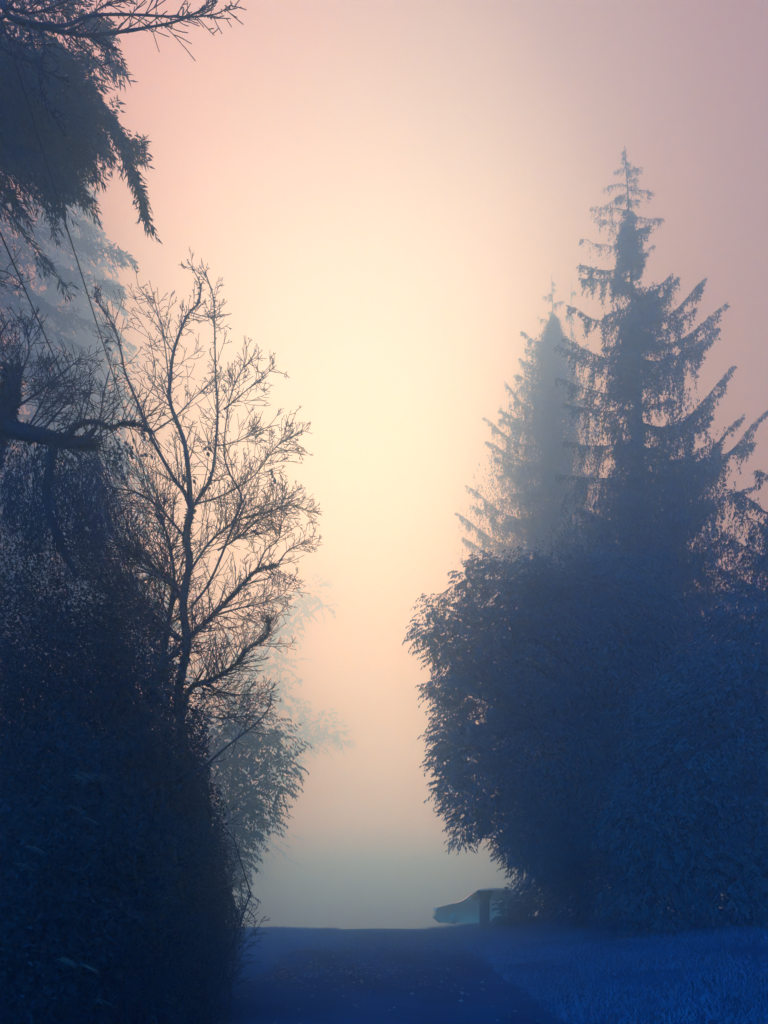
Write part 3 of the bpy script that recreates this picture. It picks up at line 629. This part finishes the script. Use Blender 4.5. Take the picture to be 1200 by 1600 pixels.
def snag():
    Y = 7.5; R = random.Random(131); rng = np.random.default_rng(131)
    b = P(8, 900, Y); gz = ground_z(b.x, Y)
    root = thing('broken_tree', (b.x, Y, gz), 'dark broken-topped tree at the left edge with one heavy snapped limb pointing right', 'tree')
    tp = smooth_line([Vector((b.x-.1, Y, gz-.1)), P(-45,1100,Y), P(-34,800,Y), P(-12,690,Y), P(12,630,Y), P(20,576,Y)], 20)
    tr = [.19-.125*i/19+R.uniform(-.01, .01) for i in range(20)]
    tr[-1] *= .6
    tm = Mesh(); tm.line(tp, tr, 10); tm.build('trunk', M['bark'], root, smooth=True)
    tw, mo = Mesh(), Mesh(); fuzz(mo, tp, tr, rng, 120, .06, .04)
    def L(px, r0, r1, cnt, Lr, lev, dy=0, up=.06, moss=0, nm='limb', **k):
        n = len(px); q = [(x, y, Y+dy*(i/(n-1))) for i, (x, y) in enumerate(px)]
        pts, rad = limb(root, q, r0, r1, nm, R=R, npts=n*4, sides=8)
        spawn(tw, pts, rad, R, cnt, Lr, lev, up, **k)
        if moss: fuzz(mo, pts, rad, rng, moss, .03, .02)
    L([(8,668),(50,678),(95,688),(125,692),(149,695)], .085, .05, 20, (.3,.8), 2, .1, moss=110)
    L([(100,690),(112,672),(130,661),(150,659),(166,666),(178,667),(196,660),(215,663),(238,674)], .026, .013, 24, (.25,.7), 2, -.2, moss=12)
    L([(125,694),(138,682),(148,670)], .04, .02, 3, (.2,.4), 1)
    L([(148,672),(157,650),(161,620),(170,582)], .013, .005, 6, (.2,.4), 1)
    L([(84,697),(76,740),(74,790),(95,850),(120,900)], .045, .03, 18, (.3,.9), 2, .2, moss=20)
    L([(20,640),(50,620),(90,590),(125,560)], .014, .004, 30, (.2,.6), 2, .2)
    L([(15,640),(30,590),(45,550),(40,510)], .013, .004, 30, (.2,.6), 2, -.2)
    L([(60,680),(95,640),(120,610),(140,615)], .012, .003, 30, (.2,.55), 2, -.2)
    L([(40,675),(60,640),(80,600),(110,570)], .012, .003, 30, (.2,.55), 2, .3)
    L([(-60,470),(-20,430),(10,425),(42,452)], .012, .003, 14, (.15,.4), 2, .1)
    L([(-60,700),(-30,600),(-10,540),(15,500)], .03, .005, 30, (.25,.6), 2, .2)
    # long hanging strands of old growth below the limb
    for k in range(300):
        x = R.uniform(10, 165); y = R.uniform(690, 800)+max(0, x-100)*.3; d = Y+R.uniform(-.6, .8)
        n = 6; q = P(x, y, d); pts = [q.copy()]
        for i in range(n-1): q = q+Vector((R.gauss(0, .045), R.gauss(0, .045), -R.uniform(.02, .15))); pts.append(q.copy())
        tw.line(pts, [.0045*(1-.1*i) for i in range(n)], 3)
    for k in range(26):
        x = R.uniform(10, 150); y = R.uniform(700, 860); c = np.array(P(x, y, Y+R.uniform(-.4, .5))); n = 60
        C = c+rng.normal(0, 1, (n, 3))*np.array([.04, .04, .16]); D = rng.normal(0, .4, (n, 3)); D[:, 2] -= 1
        mo.leaves(C, D, rng.uniform(.03, .07, n), rng.uniform(.015, .03, n), rng)
    tw.build('twigs', M['twig'], root); mo.build('moss', M['moss'], root)

def overhead_branch():
    """bare tree just outside the left edge whose boughs reach over the top of the view"""
    Y = 5.2; R = random.Random(151); rng = np.random.default_rng(151)
    X = -4.3; gz = ground_z(X, Y-.6)
    root = thing('bare_tree', (X, Y-.6, gz), 'leafless tree at the extreme upper left whose bare boughs cross the top corner', 'tree')
    tp = smooth_line([Vector((X, Y-.6, gz-.1)), Vector((X-.1, Y-.6, 3)), Vector((X+.1, Y-.5, 5.5)), Vector((X+.25, Y-.3, 8.0)), Vector((X+.1, Y-.2, 10.5))], 22)
    tr = [.17*(1-.8*i/21) for i in range(22)]; tm = Mesh(); tm.line(tp, tr, 10); tm.build('trunk', M['bark'], root, smooth=True)
    tw = Mesh(); mo = Mesh()
    def L(px, r0, r1, cnt, Lr, dy=0, up=.02, root_z=None, lev=1):
        n = len(px); q = [P(x, y, Y+dy*(i/(n-1))) for i, (x, y) in enumerate(px)]
        if root_z is not None:
            i = min(range(22), key=lambda i: abs(tp[i].z-root_z)); q = [tp[i]]+q
        pts = smooth_line(q, len(q)*4); rad = [(r0+(r1-r0)*(i/(len(pts)-1))**.7)*(1+R.uniform(-.15, .15)) for i in range(len(pts))]
        mb = Mesh(); mb.line(pts, rad, 6); mb.build('limb', M['bark'], root, smooth=True)
        spawn(tw, pts, rad, R, cnt, Lr, lev, up, ang=(.4, .9), t0=.35, rk=.5, gap=(.1, .12, .16, .2)); fuzz(mo, pts, rad, rng, 5, .018, .012)
    L([(-60,5),(20,30),(67,42),(110,52),(140,55),(187,50),(230,43),(277,33),(320,13),(340,2)], .026, .0028, 22, (.12,.4), .1, root_z=6.4)
    L([(53,37),(100,40),(133,27),(160,23),(213,23),(267,26),(307,26),(340,21),(362,7)], .014, .0026, 18, (.12,.4), -.1)
    L([(140,55),(147,60),(167,72),(190,80)], .007, .003, 5, (.06,.15), 0)
    L([(-40,60),(0,73),(20,87),(53,97),(77,100)], .010, .003, 8, (.08,.25), .2, root_z=6.2)
    L([(53,97),(65,108),(83,117),(108,127)], .006, .003, 4, (.05,.15), .1)
    L([(43,38),(52,70),(60,93),(62,120),(63,137),(80,173),(103,213)], .009, .0028, 10, (.06,.2), -.1)
    L([(-40,30),(0,47),(25,64),(40,70),(87,69)], .012, .003, 10, (.08,.3), .1, root_z=6.3)
    L([(107,50),(130,36),(160,10),(200,-5)], .010, .003, 12, (.1,.35), .1)
    L([(-40,-20),(10,10),(50,20),(95,5),(150,-30)], .016, .004, 16, (.12,.4), .1, root_z=6.8)
    L([(-30,40),(10,15),(30,-10),(60,-40)], .014, .004, 14, (.12,.35), -.2, root_z=6.6)
    L([(60,42),(70,75),(60,110)], .006, .003, 6, (.06,.2), .1)
    tw.build('twigs', M['twig'], root); mo.build('moss', M['moss'], root)

def shrub(px, py, Y, rpx, label, seed, h=1.0, twn=90, leafn=5000, name='shrub', L=.042, W=.024, group='shrubs in the thicket left of the lane', lean=0):
    R = random.Random(seed); rng = np.random.default_rng(seed)
    b = P(px, py, Y); gz = ground_z(b.x, Y); rr = rpx/F*Y; H = max(b.z-gz+rr, .8)
    root = thing(name, (b.x, Y, gz), label, 'bush', group)
    st = Mesh(); tw = Mesh(); tips = []
    for k in range(26):
        th = R.uniform(0, 6.28); d = Vector((math.cos(th)*.45+lean, math.sin(th)*.35, 1)).normalized()
        p = Vector((b.x+R.gauss(0, .18), Y+R.gauss(0, .2), gz-.05)); n = 7; pts = [p.copy()]; hh = H*R.uniform(.4, .85)
        for i in range(n-1): d = (d+rnd_dir(R)*.26+Vector((-.32*(p.x-b.x)/rr, -.3*(p.y-Y)/rr, .05))).normalized(); p = p+d*hh/(n-1); pts.append(p.copy())
        rad = [.013*(1-.7*i/(n-1)) for i in range(n)]; st.line(pts, rad, 5)
        spawn(tw, pts, rad, R, max(twn//26, 3), (.25*h, .75*h), 2, .05, t0=.1, ang=(.4, 1.2))
    st.build('stems', M['bark'], root); tw.build('twigs', M['twig'], root)
    m = leafn; fo = Mesh(); d = rng.normal(size=(m, 3)); d /= np.linalg.norm(d, axis=1, keepdims=True)
    q = rng.random(m)**.4*(1+.25*np.sin(d[:, 0]*6+seed)*np.sin(d[:, 2]*7))
    cz = gz+H*.5
    C = np.array([b.x, Y, cz])+d*q[:, None]*np.array([rr, rr*.9, H*.5])
    dd = rng.normal(0, .7, (m, 3)); dd[:, 2] -= .4
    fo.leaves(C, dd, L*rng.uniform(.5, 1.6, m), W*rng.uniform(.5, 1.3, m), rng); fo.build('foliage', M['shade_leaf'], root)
    return root
def thicket():
    sp = [(40,1120,8.0,150,'dark leafy bush low at the left edge under the broken tree',13000),
          (20,960,8.6,120,'tall bush entangled with the broken tree trunk at the left edge',9000),
          (150,1060,8.8,115,'tall dense bush between the broken tree and the bare tree',9000),
          (235,1180,8.4,85,'twiggy bush around the foot of the bare tree',9000),
          (120,1270,7.2,150,'wide dark bush in front of the tall dense bush',14000),
          (295,1240,9.4,62,'narrow upright bush right of the bare tree, nearest the lane',9000),
          (230,1370,7.6,100,'rounded bush low beside the lane under the bare tree',10000),
          (330,1330,11.5,45,'small thin bush at the lane edge with a long bare shoot above it',7000),
          (310,1420,12.5,50,'lowest small bush at the lane edge where the ground darkens',7000),
          (30,1440,6.4,160,'near bush in the bottom left corner',12000),
          (225,1075,8.1,80,'bush with fine twigs hiding the lower trunk of the bare tree',11000),
          (300,1140,8.5,52,'slim bush just right of the bare tree trunk at the lane side',7000),
          (40,850,9.2,105,'tallest bush at the left edge, reaching up to the snapped limb of the broken tree',15000),
          (268,1050,8.3,62,'tall thin bush directly in front of the bare tree trunk',9000),
          (185,975,8.4,85,'tangled tall bush left of the bare tree trunk',10000),
          (130,950,8.3,90,'bush below the hanging strands of the broken tree',9000),
          (60,960,12.5,150,'fog-softened tall bush at the back of the thicket near the left edge',20000),
          (190,1010,13,120,'fog-softened bush at the back of the thicket behind the bare tree',14000)]
    for k, (x, y, Y, r, lab, n) in enumerate(sp): shrub(x, y, Y, r, lab, 200+k, h=(.62 if x > 280 else 1), leafn=int(n*1.5), twn=420)
    # tangle of canes
    R = random.Random(301); mb = Mesh(); rng = np.random.default_rng(301); lf = Mesh()
    for k in range(420):
        x = -2.45-abs(R.gauss(0, 1.5)); y = R.uniform(7.5, 13.5); x -= max(0, 10-y)*.5; x -= .25; p = Vector((x, y, ground_z(x, y)-.03))
        th = R.uniform(-.9, .9)+(0 if R.random() < .6 else 3.1); d = Vector((math.cos(th)*.5, math.sin(th)*.5, 1)).normalized(); n = 9; pts = [p.copy()]; L = R.uniform(.6, 1.9)*min(1, .2+(-2.45-x)*.4)
        for i in range(n-1):
            d = (d+rnd_dir(R)*.10+Vector((0, 0, -.13))).normalized(); p = p+d*L/(n-1); pts.append(p.copy())
        mb.line(pts, [.006*(1-.6*i/(n-1)) for i in range(n)], 3); m = 26
        A = np.array([tuple(q) for q in pts]); i = rng.integers(0, n-1, m); C = A[i]+(A[i+1]-A[i])*rng.random((m, 1)); D = rng.normal(0, .7, (m, 3)); D[:, 2] -= .2
        lf.leaves(C, D, rng.uniform(.04, .085, m), rng.uniform(.025, .05, m), rng)
    mb.flush(); root = mb.build('bramble', M['twig'], None); tag(root, kind='stuff')
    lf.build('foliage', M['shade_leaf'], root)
    # pale dry grass stalks catching light
    mb = Mesh()
    for (px, py, Y, n) in ((112,1212,6.6,4),(125,1210,6.6,4),(148,1212,6.6,3),(108,1262,6.5,3),(128,1275,6.5,3),(40,1320,6.2,4),(22,1350,6.2,3),(213,1322,6.9,2),(150,1562,6.3,4),(256,1560,7,2),(90,1500,6.3,5),(130,1510,6.4,5),(260,1400,7.6,4)):
        for k in range(n):
            q = P(px+R.uniform(-6, 6), py+R.uniform(-4, 4), Y-.75); s = R.choice((-1, 1)) if px > 200 else 1
            pts = [q+Vector((s*(.006*i+.0035*i*i), 0, .006*i-.0032*i*i)) for i in range(6)]
            mb.line(pts, [.0014, .0016, .0018, .0018, .0014, .0008], 3)
    for k in range(110):
        x = -2.5-abs(R.gauss(0, .9)); y = R.uniform(7.5, 12.5); q = Vector((x, y, ground_z(x, y)+R.uniform(.05, .55)))
        d = Vector((R.gauss(0, 1), R.gauss(0, .3), -R.random()*.8)).normalized()*.022
        mb.line([q, q+d, q+d*2], [.002, .004, .001], 3)
    tag(mb.build('dry_grass', M['straw']), kind='stuff')
    # long bare shoot
    Y = 7.9; R = random.Random(311); b = P(215, 1340, Y)
    root = thing('sapling', (b.x, Y, ground_z(b.x, Y)), 'slender leafless sapling shoot arching out to the right above the bushes', 'sapling')
    st = Mesh(); pts = smooth_line([Vector((b.x, Y, ground_z(b.x, Y)-.05)), P(245,1290,Y), P(289,1223,Y), P(322,1195,Y), P(359,1163,Y), P(383,1144,Y), P(406,1125,Y), P(422,1102,Y), P(423,1083,Y)], 26)
    st.line(pts, [.019*(1-.75*i/25) for i in range(26)], 6); st.build('stem', M['bark'], root, smooth=True)
    for q in ([(383,1144),(395,1144),(411,1147),(430,1146),(439,1141)], [(383,1144),(384,1130),(386,1115),(389,1104)], [(370,1155),(380,1135),(398,1112)], [(325,1193),(355,1185),(368,1163),(366,1120)]):
        tb = Mesh(); pp = smooth_line([P(x, y, Y) for x, y in q], 9); tb.line(pp, [.005*(1-.5*i/8) for i in range(9)], 4)
        spawn(tb, pp, [.004]*9, R, 5, (.04, .10), 0, .05); tb.build('twig', M['twig'], root)

# ------------------------------------------------------------------ cables
def cables():
    for (a, b, z, lab) in (((35,100),(170,530),8.0,'thin overhead cable, the higher and longer of the two at upper left'),((0,330),(140,650),7.0,'thin overhead cable, the lower one nearer the left edge')):
        def at(p): Y = (z-CZ)*F/(HY-p[1]); return Vector(((p[0]-600)/F*Y, Y, z))
        A, B = at(a), at(b); d = (B-A).normalized(); s = A-d*4; e = A+d*26
        pts = []
        for i in range(30):
            t = i/29; p = s.lerp(e, t); p.z -= .35*4*t*(1-t); pts.append(p)
        mb = Mesh(); mb.line(pts, [.0065]*30, 5); o = mb.build('overhead_cable', M['wire']); tag(o, lab, 'cable', 'overhead cables at upper left')

# ------------------------------------------------------------------ gate pillar and parked car
def bm_box(lo, hi, bev=.01, taper=None):
    mb = Mesh(); mb.box(lo, hi); return mb
def pillar():
    Y = 27.0; c = P(757, 1452, Y); gz = ground_z(c.x, Y)
    root = thing('gate_pillar', (c.x, Y, gz), 'short stone gate pillar with a flared cap beside the lane in the fog', 'pillar')
    R = random.Random(7)
    def rings(levels, name):
        mb = Mesh(); V = []; n = len(levels)
        for (z, h) in levels:
            for k in range(16):
                a = k/16*2*math.pi+math.pi/4; q = max(abs(math.cos(a)), abs(math.sin(a))); r = h/q*(1+R.uniform(-.012, .012)); r = min(r, h*1.36)
                V.append((c.x+math.cos(a)*r, Y+math.sin(a)*r, gz+z))
        Q = [(j*16+i, j*16+(i+1) % 16, (j+1)*16+(i+1) % 16, (j+1)*16+i) for j in range(n-1) for i in range(16)]
        V.append((c.x, Y, gz+levels[-1][0])); T = [((n-1)*16+i, (n-1)*16+(i+1) % 16, n*16) for i in range(16)]
        mb.add(V, Q, T); return mb.build(name, M['stone'], root)
    rings([(-.1,.225),(.10,.225),(.13,.20)], 'plinth')
    lv = [(.13,.165)]
    for k in range(11): z = .14+k*.082; lv += [(z,.168),(z+.066,.168),(z+.070,.160),(z+.078,.160)]
    rings(lv, 'shaft')
    root.scale = (1, 1, 1.07)
    rings([(1.035,.16),(1.06,.185),(1.12,.20),(1.22,.25),(1.285,.265),(1.29,.27),(1.325,.268),(1.335,.25)], 'cap')
def car():
    Y0 = 38; X0 = (684-600)/F*Y0; gz = ground_z(X0+2, Y0)
    root = thing('parked_car', (X0+2.1, Y0, gz), 'pale parked car barely visible in the fog behind the gate pillar', 'car')
    prof = [(0.02,.36),(0.04,.62),(.16,.74),(.55,.84),(1.05,.93),(1.25,1.0),(1.75,1.32),(2.0,1.42),(2.6,1.47),(3.2,1.44),(3.65,1.33),(4.05,1.0),(4.2,.92),(4.26,.6),(4.24,.3),(3.9,.16),(.3,.16)]
    n = len(prof); W = [(-.86,.0),(-.80,.04),(0,.05),(.80,.04),(.86,.0)]
    mb = Mesh(); V = []; cols = [(-.86,.55),(-.78,1.0),(0,1.02),(.78,1.0),(.86,.55)]
    for (w_, q) in cols:
        for (x, z) in prof:
            top = max(0, z-.95)
            ww = w_*(1-.28*top/.5) if z > .95 else w_
            zz = z if (abs(w_) < .8) else (z if z <= .6 else .6+(z-.6)*(.93))
            V.append((X0+x, Y0+ww, gz+zz))
    Q = [(c*n+i, c*n+(i+1) % n, (c+1)*n+(i+1) % n, (c+1)*n+i) for c in range(4) for i in range(n)]
    mb.add(V, Q)
    for c, s in ((0, 1), (4, -1)):
        b = [c*n+i for i in range(n)]
        T = [(b[15], b[i], b[i+1]) if s > 0 else (b[15], b[i+1], b[i]) for i in range(n-3)]+([(b[15], b[16], b[0])] if s > 0 else [(b[15], b[0], b[16])])
        mb.t.append(np.array(T))
    body = mb.build('body', M['paint'], root, smooth=False)
    def poly(name, pts, y, m, par=root):
        mb = Mesh(); k = len(pts); V = [(X0+x, Y0+y, gz+z) for x, z in pts]+[(X0+x, Y0+y*.97, gz+z) for x, z in pts]
        T = [(0, i, i+1) for i in range(1, k-1)]; mb.add(V, [(i, (i+1) % k, k+(i+1) % k, k+i) for i in range(k)], T); return mb.build(name, m, par)
    for s in (-1, 1):
        poly('side_window', [(1.45,1.0),(2.35,1.0),(2.35,1.33),(1.95,1.33),(1.78,1.24)], s*.775, M['glass']); poly('side_window', [(2.42,1.0),(3.75,1.0),(3.45,1.28),(3.1,1.33),(2.42,1.33)], s*.775, M['glass'])
        for x in (.82, 3.42):
            mb = Mesh(); mb.line([(X0+x, Y0+s*.68, gz+.31), (X0+x, Y0+s*.89, gz+.31)], [.31, .31], 20)
            wv = mb.build('wheel', M['rubber'], root); mb = Mesh()
            mb.line([(X0+x, Y0+s*.885, gz+.31), (X0+x, Y0+s*.90, gz+.31), (X0+x, Y0+s*.902, gz+.31)], [.2, .2, .03], 16)
            r = mb.build('rim', M['chrome'], None); r.parent = wv; r.matrix_parent_inverse = wv.matrix_world.inverted()
            r.location = (-root.location.x, -root.location.y, -root.location.z)
        mb = Mesh(); mb.line([(X0+.03, Y0+s*.66, gz+.66), (X0+.12, Y0+s*.66, gz+.68), (X0+.2, Y0+s*.68, gz+.70)], [.07, .08, .02], 8); mb.build('headlight', M['lamp'], root)
        mb = Mesh(); mb.line([(X0+1.45, Y0+s*.86, gz+1.02), (X0+1.5, Y0+s*.95, gz+1.05), (X0+1.52, Y0+s*1.02, gz+1.05)], [.03, .08, .05], 8); mb.build('wing_mirror', M['lamp'], root)

    root.scale = (1.1, 1.1, 1.3); root.location.z -= .12

def haze():
    mb = Mesh(); mb.box((-120, -34, -4), (120, 155, 62))
    o = mb.build('haze', bpy.data.materials.new('haze')); tag(o, kind='stuff')
    m = o.data.materials[0]; m.use_nodes = True; t = m.node_tree; t.nodes.clear()
    v = t.nodes.new('ShaderNodeVolumePrincipled'); out = t.nodes.new('ShaderNodeOutputMaterial')
    v.inputs['Color'].default_value = (*FOG['color'], 1); v.inputs['Absorption Color'].default_value = (1, 1, 1, 1)
    v.inputs['Density'].default_value = FOG['density']; v.inputs['Anisotropy'].default_value = FOG['g']
    t.links.new(v.outputs[0], out.inputs['Volume'])
    m.cycles.homogeneous_volume = True

build_ground(); cedars(); right_trees(); firs_left(); far_trees(); bare_tree(); snag(); overhead_branch(); thicket(); cables(); pillar(); car(); haze()
